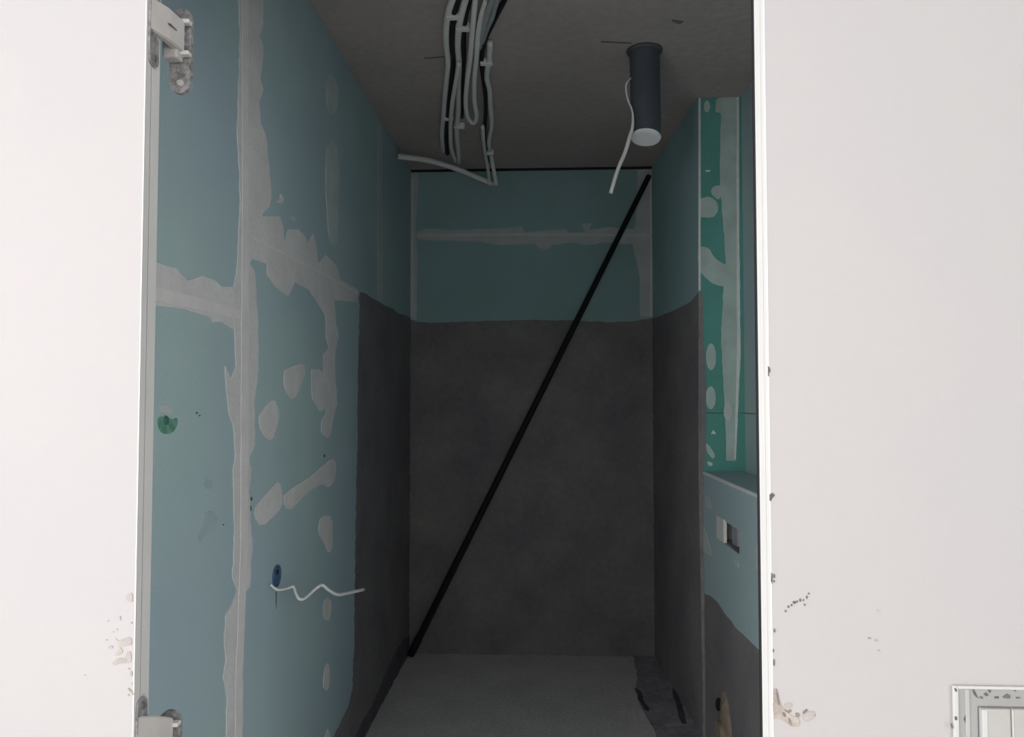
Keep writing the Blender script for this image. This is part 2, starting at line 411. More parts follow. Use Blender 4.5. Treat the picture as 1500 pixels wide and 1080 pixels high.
pl('putty_spot', crop(180, 540, 3.75, [(860, 610), (875, 740), (850, 790), (760, 875), (720, 810), (730, 750), (800, 670)]))
pl('putty_spot', crop(180, 540, 3.75, [(1085, 810), (1150, 810), (1150, 980), (1130, 1020), (1105, 960), (1070, 900)]))
pl('putty_spot', crop(140, 790, 3.571, [(1205, 300), (1235, 330), (1225, 410), (1210, 430), (1190, 410), (1190, 330)]))
pl('putty_spot', crop(140, 790, 3.571, [(1213, 640), (1225, 700), (1220, 780), (1205, 795), (1188, 770), (1195, 680)]))
pl('putty_spot', crop(140, 790, 3.571, [(1215, 985), (1228, 1040), (1225, 1100), (1198, 1100), (1200, 1030)]))
# stains and tiny marks on the nearest sheets
pl('stain', [(300, 700), (310, 705), (312, 715), (303, 717), (298, 710)], 'stain_board', 0.0006)
pl('stain', [(298, 752), (310, 748), (318, 760), (312, 778), (300, 785), (292, 795), (289, 788), (296, 772)], 'stain_board', 0.0006)
for a in ((288, 605, 1.6, 1.4), (292, 609, 1.2, 1.0), (327, 769, 1.2, 0.9), (475, 668, 1.3, 2.2), (368, 731, 1.4, 3), (364, 765, 2, 5), (367, 745, 1.3, 4)):
    pl('mark', ellipse(*a, n=8), 'dirt', 0.001, 9, 0.2)
pl('mark', [(403.5, 867), (405, 867), (405, 884), (404, 893)], 'dirt', 0.0006, 9, 0.1)
# tanking coat in the shower and its low upturn towards the door
cl = [hl(x, y) for x, y in ((0, 0),)]
pl('waterproof_coating', [proj((XL, YB, hl(603, 468).z)), (596, 463), (583, 459), (575, 452), (562, 447), (553, 441), (543, 436), (536, 430), (527, 428), (526, 470), (524, 560), (523, 650), (522, 700), (521, 760),
    (520, 830), (519, 900), (518, 960), (516, 1010), (510, 1036), (500, 1056), (489, 1080), (470, 1112), (440, 1165), (400, 1235), proj((XL, hl(400, 1235).y, 0.0)), proj((XL, YB, 0.0))], 'coating', 0.0013, 7, 0.8)

# ------------------------------------------------------------------ end wall
NB = (0, -1, 0)
def pb(name, pts, m='putty', thick=0.002, step=9, amp=0.7): return patch(name, pts, hb, NB, m, wall_back, thick, step, amp)
C4 = lambda p: crop(560, 180, 3.571, p)
lx = lambda y: proj(hb(600, y))[0]
pb('joint_filler', C4([(140, 190), (190, 200), (185, 400), (175, 560), (185, 700), (180, 1030), (118, 1030), (125, 700), (135, 560), (130, 400)]), 'putty_thin')
pb('corner_tape', C4([(140, 290), (165, 290), (160, 560), (165, 720), (165, 1010), (135, 1010), (132, 720), (140, 560)]), 'putty', 0.003)
pb('joint_filler', C4([(180, 570), (240, 555), (420, 560), (560, 555), (730, 545), (745, 575), (850, 565), (960, 555), (980, 575), (1060, 570), (1040, 530), (1100, 525), (1080, 560), (1180, 545), (1290, 555), (1400, 560),
    (1400, 625), (1280, 635), (1160, 625), (1070, 640), (990, 625), (890, 640), (860, 665), (820, 655), (800, 635), (620, 640), (480, 620), (260, 615), (180, 610)]), 'putty_thin', 0.0016)
pb('joint_tape', C4([(180, 583), (740, 577), (1400, 584), (1400, 596), (740, 592), (180, 597)]), 'putty', 0.0026, 14, 0.3)
pb('joint_filler', C4([(1335, 245), (1410, 245), (1418, 560), (1420, 1015), (1350, 1015), (1345, 800), (1320, 690), (1310, 640), (1330, 450)]), 'putty_thin', 0.0022)
pb('corner_tape', C4([(1395, 250), (1412, 250), (1420, 560), (1420, 1010), (1400, 1010), (1400, 560)]), 'putty', 0.003, 14, 0.3)
pb('waterproof_coating', [proj((XL, YB, hb(603, 468).z)), (612, 472), (640, 473), (680, 471), (720, 470), (760, 469), (800, 469), (850, 470), (900, 472), (930, 471), (950, 467), proj((XA, YB, hb(955, 466).z)),
    proj((XA, YB, 0)), proj((XL, YB, 0))], 'coating', 0.0013, 8, 0.8)
# dark open joint under the slab
link('ceiling_joint', box(XL, XA, YB - 0.012, YB, CEIL - 0.012, CEIL, 0.002), 'cable_black', wall_back)

# ------------------------------------------------------------------ right walls
def pr(name, pts, m='putty', thick=0.0013, step=8, amp=0.8): return patch(name, pts, hr, NR, m, wall_right, thick, step, amp)
pr('waterproof_coating', [proj((XA, YB, hb(955, 466).z)), (962, 465), (975, 460), (988, 455), (1000, 449), (1012, 442), proj((XB, YR, hy(1022, 428).z)), proj((XB, YR, 0.0)), proj((XA, YB, 0.0))], 'coating')
def py_(name, pts, m='putty_green', thick=0.002, step=8, amp=0.7): return patch(name, pts, hy, NB, m, wall_right, thick, step, amp)
bx0 = proj((XB, YR, 1.8))[0]
rb = crop
py_('corner_bead', [(bx0 - 1, 130), (bx0 + 2.2, 130), (bx0 + 2.2, 426), (bx0 - 1, 426)], 'bead', 0.003, 40, 0.2)
py_('corner_tape', crop(960, 100, 3.6, [(320, 170), (345, 145), (430, 145), (440, 300), (440, 900), (445, 1060), (450, 1500), (425, 2070), (375, 2070), (360, 1700), (345, 1380), (370, 1000), (355, 790), (340, 640), (345, 240), (315, 230)]), 'putty_green', 0.002)
py_('joint_tape', crop(960, 100, 3.6, [(428, 150), (440, 150), (441, 900), (447, 1480), (424, 2060), (415, 2060), (430, 1480), (428, 900)]), 'bead', 0.003, 30, 0.3)
py_('putty_spot', crop(960, 100, 3.6, [(255, 190), (275, 165), (292, 200), (280, 235), (258, 230)]))
py_('putty_spot', crop(960, 100, 3.6, [(225, 690), (290, 675), (330, 710), (330, 760), (300, 790), (225, 785)]))
py_('putty_spot', crop(960, 100, 3.6, [(290, 660), (300, 625), (345, 615), (350, 660), (335, 700)]))
py_('putty_spot', crop(960, 100, 3.6, [(225, 940), (280, 945), (310, 1000), (365, 1035), (400, 1050), (400, 1150), (340, 1150), (290, 1130), (250, 1090), (225, 1060)]))
py_('putty_spot', ellipse(1041.5, 523, 7.5, 20))
py_('putty_spot', ellipse(1041, 583, 7.5, 17))
py_('putty_spot', [(1033, 648), (1041, 655), (1048, 668), (1044, 673), (1035, 662)])
py_('putty_spot', [(1036, 676), (1044, 678), (1043, 683), (1037, 682)], 'putty')
py_('putty_spot', ellipse(1066, 603, 6, 13), 'putty_thin', 0.0034)
py_('mark', crop(960, 100, 3.6, [(262, 538), (290, 536), (288, 546), (266, 548)]), 'putty', 0.002, 8, 0.2)
py_('mark', [(1045, 630), (1049, 636), (1041, 636)], 'putty', 0.002, 8, 0.1)
# coating lapped round the step
py_('waterproof_coating', [(bx0 - 1, 428), (1029, 430), (1031, 500), (1034, 560), (1034, 640), (1033, 672), (1031, 690), proj((XBOX0, YR, LEDGE - 0.02)), proj((XBOX0, YR, 0)), proj((XB, YR, 0)), (bx0 - 1, 688)], 'coating', 0.0022, 8, 0.4)
def pxw(name, pts, m='coating', thick=0.0013, step=7, amp=0.7): return patch(name, pts, hx, NX, m, wall_cistern, thick, step, amp)
pxw('waterproof_coating', [proj((XBOX0, YR, LEDGE - 0.013)), (1031, 700), (1030, 740), (1028, 790), (1026, 840), (1024, 868), (1040, 873), (1051, 882), (1060, 897), (1071, 910), (1078, 921), (1093, 934), (1104, 945), (1118, 960), (1160, 995), (1240, 1062), proj((boxface_x(1.6), 1.6, 0.0)), proj((XBOX0, YR, 0.0))])
pxw('putty_spot', [(1033, 722), (1041, 732), (1042, 748), (1034, 742)], 'putty_thin')
pxw('putty_spot', [(1029, 765), (1034, 780), (1040, 800), (1043, 818), (1030, 806), (1026, 790)], 'putty_thin')
pxw('putty_spot', [(1074, 818), (1082, 822), (1083, 833), (1077, 828)], 'putty_thin')
pxw('putty_spot', [(1107, 800), (1116, 790), (1116, 830), (1108, 836)], 'putty_thin')
def prr(name, pts, m='putty_thin'): return patch(name, pts, hrr, NL and (-1, 0, 0), m, wall_right, 0.002, 8, 0.8)
prr('putty_spot', [(1101, 215), (1112, 205), (1114, 240), (1104, 236)])
prr('putty_spot', [(1106, 290), (1116, 280), (1116, 400), (1108, 380), (1103, 330)])
prr('putty_spot', [(1106, 555), (1116, 550), (1116, 625), (1108, 620)])

# ------------------------------------------------------------------ floor: membrane upturn along the right wall
def pf(name, pts, m, thick): return patch(name, pts, hf, (0, 0, 1), m, floor, thick, 6, 1.6)
pf('floor_membrane', [proj((XA, YB, 0)), proj((XB, YR, 0)), proj((XBOX1, 2.4, 0)), proj((XBOX1 - 0.14, 2.4, 0)), (962, 1080), (950, 1055), (941, 1040), (935, 1022), (931, 1010), (933, 990), (930, 965), (926, 952)], 'membrane', 0.004)
pl('corner_shade', [proj((XL, YB, 0.0)), (600, 930), (590, 938), (576, 962), (566, 985), (556, 1005), (546, 1030), (534, 1052), (520, 1078), (500, 1115), (486, 1160), proj((XL, 2.75, 0.0))], 'edge_dark', 0.003, 6, 1.2)  # dark strip painted as the shade where the left wall meets the floor
for pts in ([(930, 1009), (938, 1014), (943, 1028), (950, 1038), (951, 1044), (945, 1042), (938, 1030), (933, 1018)],
            [(985, 1010), (990, 1012), (996, 1028), (1003, 1048), (1006, 1062), (998, 1062), (993, 1044), (987, 1025)]):
    pf('membrane_gap', pts, 'gap_dark', 0.0045)
# hairline marks in the ceiling slab
def pc(pts): return patch('slab_seam', pts, hc, (0, 0, -1), 'seam_grey', ceiling, 0.0015, 10, 0.6)
pc([(622, 84), (652, 82), (652, 83.4), (622, 85.6)])
pc([(880, 60), (925, 62), (925, 64), (880, 61.5)])
pc([(984, 28), (1002, 31), (996, 35), (986, 32)])

# ------------------------------------------------------------------ wear on the hall wall
def pw(name, pts, m='chip_tan', thick=0.0006, amp=0.8, step=5): return patch(name, pts, hd, NB, m, wall_front, thick, step, amp, 0.0002)
CL = lambda p: crop(0, 780, 3.6, p)
pw('plaster_chip', CL([(605, 555), (625, 572), (655, 560), (690, 550), (700, 590), (660, 600), (635, 605), (652, 630), (625, 650), (600, 650), (620, 625), (625, 590)]), 'chip_pale')
pw('plaster_chip', CL([(590, 690), (625, 660), (660, 665), (668, 630), (692, 625), (694, 685), (665, 690), (630, 690), (605, 703)]), 'chip_pale')
pw('plaster_chip', CL([(660, 340), (672, 325), (697, 318), (702, 345), (700, 370), (672, 362)]), 'chip_pale')
pw('plaster_chip', CL([(672, 822), (684, 822), (708, 850), (706, 860), (690, 846)]), 'chip_tan', amp=0.2)
for a in ((634, 452, 4, 12), (570, 467, 5, 4), (617, 511, 4, 4), (598, 525, 4, 3), (562, 568, 6, 3), (680, 720, 6, 5), (693, 745, 6, 14), (447, 753, 8, 3), (700, 798, 4, 6), (678, 858, 5, 4), (585, 605, 12, 8), (694, 477, 4, 5)):
    pw('plaster_speck', CL(ellipse(*a, n=7)), 'chip_pale', amp=0.3)
CR = lambda p: crop(1000, 820, 3.0, p)
CRS = lambda p: crop(1005, 820, 3.0, p)
pw('plaster_chip', CRS([(382, 560), (400, 580), (408, 615), (425, 660), (470, 690), (490, 690), (500, 730), (465, 735), (440, 712), (400, 695), (381, 700)]), 'chip_tan')
for q in ([(396, 560), (404, 590), (412, 640), (404, 640), (396, 600)], [(420, 668), (436, 672), (440, 690), (428, 690)], [(446, 690), (460, 700), (466, 730), (450, 716)], [(480, 672), (500, 676), (496, 692), (482, 690)],
          [(510, 670), (530, 655), (534, 660), (516, 680)], [(540, 690), (566, 676), (570, 684), (548, 702)], [(430, 660), (448, 652), (466, 664), (452, 676)]):
    pw('plaster_chip', CRS(q), 'chip_dark', amp=0.4)
pw('plaster_chip', CRS([(425, 640), (450, 625), (468, 635), (460, 655), (440, 665)]), 'chip_pale')
pw('plaster_chip', CRS([(505, 680), (540, 665), (570, 670), (560, 700), (520, 715)]), 'chip_pale')
SH = lambda a: (a[0] + 13, *a[1:]) if a[0] < 400 else a
for a in ((452, 226, 4, 6), (464, 207, 5, 6), (478, 200, 5, 5), (491, 188, 8, 7), (503, 184, 3, 5), (516, 178, 4, 8), (530, 178, 3, 5), (536, 198, 4, 5), (545, 165, 3, 8), (554, 149, 4, 4), (389, 72, 4, 10), (388, 95, 4, 6), (390, 312, 4, 9), (384, 400, 3, 8),
          (388, 452, 3, 16), (850, 355, 7, 5), (862, 400, 7, 4), (820, 345, 8, 4), (858, 226, 8, 6)):
    pw('plaster_speck', CR(ellipse(*SH(a), n=7)), 'chip_tan' if a[0] > 600 else 'dirt', amp=0.2)
for pts in ([(1124.6, 536), (1127, 538), (1129, 543), (1126, 548), (1127, 552), (1124.7, 551)], [(1127, 724), (1132, 722), (1135, 726), (1131, 730), (1129, 735), (1127, 733)], [(1129, 838), (1132, 842), (1131, 856), (1129, 852)]):
    pw('plaster_speck', pts, 'dirt', amp=0.15)

# ------------------------------------------------------------------ concealed hinges left open on the jamb
def add_pill(bm, centre, w, h, t, axis):
    """stadium plate; axis = direction of its thickness ('x' or 'y')"""
    r = w / 2; n = 10; out = []
    for k in range(n + 1):
        a = math.pi * k / n; out.append((r * math.cos(a), h / 2 - r + r * math.sin(a)))
    for k in range(n + 1):
        a = math.pi + math.pi * k / n; out.append((r * math.cos(a), -h / 2 + r + r * math.sin(a)))
    c = Vector(centre)
    def P(u, v, d): return c + (Vector((d, u, v)) if axis == 'x' else Vector((u, d, v)))
    lo = [bm.verts.new(P(u, v, -t / 2)) for u, v in out]; hi = [bm.verts.new(P(u, v, t / 2)) for u, v in out]
    bm.faces.new(lo[::-1]); bm.faces.new(hi)
    m = len(out)
    for i in range(m): bm.faces.new((lo[i], lo[(i + 1) % m], hi[(i + 1) % m], hi[i]))
    return bm
def hinge(zc, label, drop, zarm, harm, up, arm):
    t = thing('concealed_hinge', label, 'hinge', (JL, DOOR_Y + 0.02, zc), 'open concealed hinges on the door jamb')
    y0 = DOOR_Y + 0.002
    p = link('jamb_plate', add_pill(bmesh.new(), (JL + 0.0015, y0 + 0.0135, zc), 0.024, 0.115, 0.003, 'x'), 'hinge_plate', t)
    for s in (-1, 1):
        add_p = bmesh.new()
        bmesh.ops.create_cone(add_p, cap_ends=True, segments=12, radius1=0.005, radius2=0.004, depth=0.002, matrix=Matrix.Translation((JL + 0.004, y0 + 0.0135, zc + s * 0.046)) @ Matrix.Rotation(math.pi / 2, 4, 'Y'))
        link('screw', add_p, 'hinge_dark', p)
    # two link arms folded out into the room
    yd = DOOR_Y + 0.083
    ztn, ztf, zbn, zbf = arm                    # top and bottom of the arm at its jamb end / door end
    ya, yb = y0 + 0.002, yd - 0.010
    a = bmesh.new()
    near = [(JL - 0.001, ya, zbn), (JL + 0.003, ya, zbn), (JL + 0.003, ya, ztn), (JL - 0.001, ya, ztn)]
    mid = [(JL + 0.0005, (ya + yb) / 2, (zbn + zbf) / 2), (JL + 0.0115, (ya + yb) / 2, (zbn + zbf) / 2), (JL + 0.0115, (ya + yb) / 2, (ztn + ztf) / 2 + 0.002), (JL + 0.0005, (ya + yb) / 2, (ztn + ztf) / 2 + 0.002)]
    far = [(JL + 0.001, yb, zbf), (JL + 0.0155, yb, zbf), (JL + 0.0155, yb, ztf), (JL + 0.001, yb, ztf)]
    R = [[a.verts.new(q) for q in sec] for sec in (near, mid, far)]
    for p0, p1 in zip(R, R[1:]):
        for k in range(4): a.faces.new((p0[k], p0[(k + 1) % 4], p1[(k + 1) % 4], p1[k]))
    a.faces.new(R[0]); a.faces.new(R[-1][::-1])
    bmesh.ops.bevel(a, geom=a.edges[:], offset=0.0015, segments=2, affect='EDGES')
    ar = link('link_arm', a, 'hinge_arm', t)
    ys, zs = (ya + yb) / 2 + 0.006, (ztn + ztf + zbn + zbf) / 4
    link('slot', box(JL + 0.0110, JL + 0.0138, ys - 0.011, ys + 0.009, zs - 0.0008, zs + 0.0008), 'hinge_dark', ar)
    a = bmesh.new(); add_box(a, JL - 0.012, JL + 0.010, yd - 0.022, yd - 0.002, zarm - harm / 2 - up * 0.012, zarm + harm / 2 - 0.004, 0.003, 2)
    link('link_arm', a, 'hinge_arm', t)
    for dz in (harm / 2 + 0.001, -harm / 2 - 0.001):
        a = bmesh.new(); add_box(a, JL + 0.000, JL + 0.022, yd - 0.013, yd - 0.001, zarm + dz - 0.003, zarm + dz + 0.003, 0.0015, 2)
        link('pivot_tab', a, 'frame_grey', t)
    q = link('door_plate', add_pill(bmesh.new(), (JL + 0.0035, yd + 0.004, zc + drop), 0.031, 0.125, 0.008, 'y'), 'hinge_plate', t)
    b = bmesh.new()
    bmesh.ops.create_cone(b, cap_ends=True, segments=12, radius1=0.0055, radius2=0.0045, depth=0.003, matrix=Matrix.Translation((JL + 0.0045, yd - 0.001, zc + drop - up * 0.048)) @ Matrix.Rotation(math.pi / 2, 4, 'X'))
    link('screw', b, 'hinge_arm', q)
    return t
z1 = hit(1, DOOR_Y + 0.018, 224, 38).z; z2 = hit(1, DOOR_Y + 0.018, 212, 1020).z - 0.0575
zu = hit(1, DOOR_Y + 0.04, 235, 38).z; zl = hit(1, DOOR_Y + 0.01, 206, 1048).z
hinge(z1, 'upper open concealed hinge with scratched grey plates on the left door jamb', -0.003, zu, 0.044, 1,
      (zu + 0.022, zu + 0.022, zu - 0.022, zu - 0.022))
hinge(z2, 'lower open concealed hinge with rounded plates at the foot of the left jamb', -0.052, zl - 0.065, 0.05, -1,
      (zl + 0.001, zl - 0.030, zl - 0.11, zl - 0.11))

# ------------------------------------------------------------------ ceiling cables
def cpt(px, py, sag=0.012):
    p = hit(2, CEIL - sag, px, py)
    if p.y > 3.86: p = hit(1, 3.86, px, py)
    return p
CC = lambda p: [(570 + a / 3.726, b / 3.726) for a, b in p]
def extend(pts, d=0.5):                    # run on along the slab towards the door, out of the picture
    a, b = pts[0], pts[1]; v = (a - b).normalized()
    return [a + v * d] + pts
def cable(label, pts, r, m, sag=0.012, ext=True, group='cables clipped to the ceiling', clips=(), sagf=None):
    P = [cpt(*q, sag=(sagf(i / (len(pts) - 1)) if sagf else sag)) for i, q in enumerate(CC(pts))]
    if ext: P = extend(P)
    P = smooth_path(P, 5)
    o = link('electric_cable', tube(P, r, 8), m, None, P[0], True)
    tag(o, label, 'cable', group)
    for cx, cy in clips:
        c = cpt(cx, cy, sag)
        b = bmesh.new(); add_box(b, c.x - r * 1.3, c.x + r * 2.9, c.y - 0.011, c.y + 0.011, c.z - r * 1.25, min(CEIL - 0.0005, c.z + r * 1.6), 0.003, 2)
        link('cable_clip', b, 'clip_grey', o)
    return o
cable('leftmost pale cable of the bundle clipped along the concrete ceiling', [(345, 0), (325, 60), (312, 150), (312, 250), (322, 340), (312, 450), (302, 560), (296, 650), (288, 730), (296, 825)], 0.0108, 'cable_white', clips=((660, 22), (653.5, 172)))
cable('pale ceiling cable second from the left, ending in a thick stub', [(415, 0), (397, 70), (382, 150), (375, 250), (382, 350), (378, 450), (378, 600), (368, 700), (375, 800), (382, 890)], 0.0115, 'cable_white', clips=((674, 39), (670, 184)))
cable('short thin pale cable branching off left of the stub cable', [(382, 345), (368, 430), (345, 560), (335, 680), (338, 800), (362, 880)], 0.009, 'cable_white', ext=False, sag=0.034)
cable('pale cable bent into a hanging hairpin loop below the ceiling', [(470, 0), (462, 90), (452, 200), (442, 320), (426, 440), (418, 560), (430, 640), (460, 672), (478, 635), (466, 550), (466, 430), (476, 330), (484, 200), (502, 90), (530, 0)], 0.0088, 'cable_white', sag=0.03, ext=True, sagf=lambda t: 0.016 + 0.05 * math.sin(math.pi * t))
cable('grey cable beside the hairpin loop at the top edge', [(560, 0), (530, 90), (505, 180), (492, 260)], 0.0105, 'cable_grey', sag=0.03)
cable('wide grey cable right of the hairpin loop, next to the black one', [(585, 0), (560, 90), (530, 160), (505, 230)], 0.0105, 'cable_grey', sag=0.018)
cable('black cable running beside the pale bundle on the ceiling', [(632, 0), (595, 70), (560, 140), (525, 220), (505, 330), (515, 440), (526, 540), (526, 640), (520, 740), (528, 830), (540, 880)], 0.008, 'cable_black', sag=0.010)  # lower run extended as shade between the pale cables
cable('black strand standing in for the shade between the two leftmost pale ceiling cables', [(375, 0), (352, 90), (345, 200), (348, 340), (338, 450), (326, 560), (318, 680), (312, 790), (318, 840)], 0.0095, 'cable_black', sag=0.010)  # black tube added for the dark shade between two pale cables
cable('black strand standing in for the shade between the stub cable and the hairpin loop', [(440, 0), (420, 80), (408, 180), (408, 300), (402, 420), (400, 540), (398, 640)], 0.008, 'cable_black', sag=0.009)  # another added black tube, laid in as shade beside the loop
cable('rightmost pale cable winding down to the end of the bundle', [(552, 230), (545, 330), (532, 420), (548, 490), (552, 570), (560, 680), (545, 780), (562, 880), (586, 1012)], 0.0108, 'cable_white', ext=False, clips=((709, 90), (714, 223)))
cable('thin pale cable hanging left of the rightmost one to its end', [(510, 690), (515, 770), (526, 850), (540, 930), (548, 1010)], 0.009, 'cable_white', ext=False, sag=0.03)
# thick conduit from the left wall to the end of the bundle
A = hit(0, XL + 0.013, 583, 228.5); B = hit(1, 3.90, 722, 270)
pts = []
for px, py in ((583, 229), (624, 234.5), (659, 244), (691, 256.5), (722, 270)):
    t = (px - 583) / 139; pts.append(hit(1, A.y + (B.y - A.y) * t, px, py))
o = link('cable_conduit', tube(smooth_path(pts, 6), 0.0135, 10), 'clip_grey', None, pts[0], True)
tag(o, 'thick pale conduit slanting from the left wall to the end of the cable bundle', 'conduit')

# ------------------------------------------------------------------ ventilation duct
DT = hit(2, CEIL, 944, 74); DBZ = hit(1, DT.y, 947, 193).z; dbx = hit(1, DT.y, 947.5, 193).x
t = thing('ventilation_duct', 'dark round ventilation duct stub hanging from the ceiling with a pale end', 'duct', (DT.x, DT.y, CEIL))
path = [Vector((DT.x + (dbx - DT.x) * k / 30, DT.y + 0.02 * k / 30, CEIL - 0.001 - (CEIL - DBZ) * k / 30)) for k in range(31)]
body = link('duct_tube', tube(path, [0.0525 + 0.0012 * (k % 2) for k in range(31)], 28), 'duct', t, None, True)
collar = [Vector((DT.x, DT.y, CEIL - 0.0005)), Vector((DT.x, DT.y, CEIL - 0.006)), Vector((DT.x, DT.y, CEIL - 0.012))]
link('ceiling_collar', tube(collar, [0.064, 0.063, 0.056], 28), 'duct', t, None, True)
e = path[-1]; ax = Vector((-0.10, -0.22, -1)).normalized()
link('end_cap', tube([e + ax * 0.010, e + ax * 0.012, e + ax * 0.018, e + ax * 0.020], [0.0525, 0.054, 0.052, 0.046], 28), 'duct_cap', t)
C8 = lambda p: [(860 + a / 4.5, 50 + b / 4.5) for a, b in p]
yc = DT.y - 0.03
P = [hit(1, yc, *q) for q in C8([(258, 330), (258, 380), (272, 440), (296, 500), (302, 560), (298, 620), (280, 680), (250, 780), (200, 900), (155, 1050)])]
P = [Vector((DT.x - 0.05, DT.y - 0.012, P[0].z + 0.03))] + P   # leaves the side of the duct
n = len(smooth_path(P, 5))
o = link('hanging_cable', tube(smooth_path(P, 5), [0.0032 + 0.0036 * min(1, max(0, (i / n - 0.35) * 3)) for i in range(n)], 8), 'cable_white', None, P[0], True)
tag(o, 'loose pale cable dangling beside the dark duct stub', 'cable')

# ------------------------------------------------------------------ pole leaning across the end wall
pt = hit(1, YB - 0.028, 951, 257); pbm = hit(1, YB - 0.07, 601, 953)
pbm.z = 0.012
bm = tube([pt, pt.lerp(pbm, 0.003), pt.lerp(pbm, 0.5), pt.lerp(pbm, 0.997), pbm], [0.0125, 0.0140, 0.0162, 0.0185, 0.0170], 10)
t = thing('black_pole', 'long thin black pole leaning diagonally across the dark end wall', 'pole', tuple(pbm))
link('shaft', bm, 'pole_black', t, None, True)
d = (pt - pbm).normalized()
link('end_sleeve', tube([pbm + d * 0.004, pbm + d * 0.10], [0.0200, 0.0200], 10), 'pole_black', t, None, True)

# ------------------------------------------------------------------ electrical box with a crooked cable on the left wall
c = hl(404.5, 844)
t = thing('electrical_box', 'round blue electrical box let into the left wall behind the white wire', 'electrical box', (XL, c.y, c.z))
bm = bmesh.new()
n = 24; R0, R1 = 0.030, 0.026
def ring(x, r): return [bm.verts.new((XL + x, c.y + r * math.cos(2 * math.pi * k / n), c.z + r * 0.98 * math.sin(2 * math.pi * k / n))) for k in range(n)]
rs = [ring(0.0, R0), ring(0.004, R0), ring(0.005, R1 + 0.001), ring(0.0012, R1)]
for a, b in zip(rs, rs[1:]):
    for k in range(n): bm.faces.new((a[k], a[(k + 1) % n], b[(k + 1) % n], b[k]))
link('rim', bm, 'box_blue', t)
bm = bmesh.new(); n = 24
cc = ring(0.0015, R1)
bm.faces.new(cc)
link('cavity', bm, 'box_blue', t)
link('terminal', box(XL + 0.001, XL + 0.004, c.y - 0.006, c.y + 0.010, c.z + 0.004, c.z + 0.016, 0.0012), 'box_dark', t)
C5 = lambda p: [(140 + a / 3.571, 790 + b / 3.571) for a, b in p]
wp = C5([(915, 238), (935, 256), (960, 266), (1010, 256), (1035, 250), (1048, 285), (1064, 312), (1092, 312), (1140, 270), (1170, 246), (1190, 242), (1222, 268), (1268, 290), (1330, 280), (1402, 264)])
P = []
for i, q in enumerate(wp):
    s = i / (len(wp) - 1); P.append(hit(0, XL + 0.007 + 0.15 * s ** 1.2, *q))
o = link('stray_wire', tube(smooth_path(P, 6), [0.0032 + 0.0018 * (i / (6 * (len(P) - 1))) for i in range(6 * (len(P) - 1) + 1)], 8), 'cable_bright', None, P[0], True)
tag(o, 'crooked white wire sticking out of the blue box on the left wall', 'wire')
# green wall plug with its smear
c = hl(243, 617)
t = thing('wall_plug', 'round green wall plug with a green smear on the left wall by the jamb', 'wall plug', (XL, c.y, c.z))
patch('smear', crop(180, 540, 3.75, [(188, 275), (215, 262), (245, 270), (270, 280), (298, 270), (296, 310), (278, 345), (245, 362), (210, 355), (192, 320)]), hl, NL, 'anchor_green', t, 0.0015, 6, 0.5)
a = hl(241.5, 616)
bm = bmesh.new(); n = 18
for r, x in ((0.0045, 0.0015), (0.0045, 0.004), (0.0085, 0.004), (0.0095, 0.0015)):
    pass
rs = []
for r, x in ((0.0035, 0.0012), (0.0040, 0.0045), (0.0080, 0.0045), (0.0092, 0.0010)):
    rs.append([bm.verts.new((XL + x, a.y + r * math.cos(2 * math.pi * k / n), a.z + r * math.sin(2 * math.pi * k / n))) for k in range(n)])
for p, q in zip(rs, rs[1:]):
    for k in range(n): bm.faces.new((p[k], p[(k + 1) % n], q[(k + 1) % n], q[k]))
bm.faces.new(rs[0])
link('plug_ring', bm, 'anchor_ring', t)
patch('pale_scuff', crop(180, 540, 3.75, [(205, 205), (235, 200), (275, 232), (255, 255), (225, 250), (200, 235)]), hl, NL, 'putty_thin', t, 0.0008, 6, 0.6)

# ------------------------------------------------------------------ flush-plate opening and drain stub in the cistern wall
fy, fz = (fl_u0 + fl_u1) / 2, (fl_z0 + fl_z1) / 2
t = thing('flush_box', 'white-edged recessed flush plate opening in the low right wall', 'flush box', (boxface_x(fy) + BT, fy, fz))
ylo, yhi = min(fl_u0, fl_u1), max(fl_u0, fl_u1)
xi = boxface_x(yhi) + BT
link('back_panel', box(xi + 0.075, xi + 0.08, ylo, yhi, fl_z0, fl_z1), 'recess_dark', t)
bm = bmesh.new()
add_box(bm, boxface_x(ylo) + 0.001, xi + 0.075, ylo, yhi, fl_z0 - 0.004, fl_z0 + 0.002)
add_box(bm, boxface_x(ylo) + 0.001, xi + 0.075, ylo, yhi, fl_z1 - 0.002, fl_z1 + 0.004)
link('liner', bm, 'recess_grey', t)
link('side_wall', box(boxface_x(yhi) - 0.004, xi + 0.075, yhi - 0.010, yhi, fl_z0 + 0.002, fl_z1 - 0.002, 0.001), 'styro', t)
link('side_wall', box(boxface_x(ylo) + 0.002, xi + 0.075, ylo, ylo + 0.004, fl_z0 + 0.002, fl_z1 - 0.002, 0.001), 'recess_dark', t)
ym = hx(1063, 790).y
link('guard_strip', quad_slab([(boxface_x(yhi) - 0.006, yhi + 0.012), (boxface_x(ym) - 0.006, ym + 0.006), (boxface_x(ym) + 0.006, ym + 0.006), (boxface_x(yhi) + 0.004, yhi + 0.012)], fl_z0 + 0.004, fl_z1 + 0.006), 'styro', t)
y2, y3 = hx(1066, 790).y, hx(1073, 790).y
link('actuator_bar', quad_slab([(boxface_x(y2) + 0.016, y2), (boxface_x(y3) + 0.016, y3), (boxface_x(y3) + 0.05, y3), (boxface_x(y2) + 0.05, y2)], fl_z0 + 0.01, fl_z1 - 0.004), 'recess_grey', t)

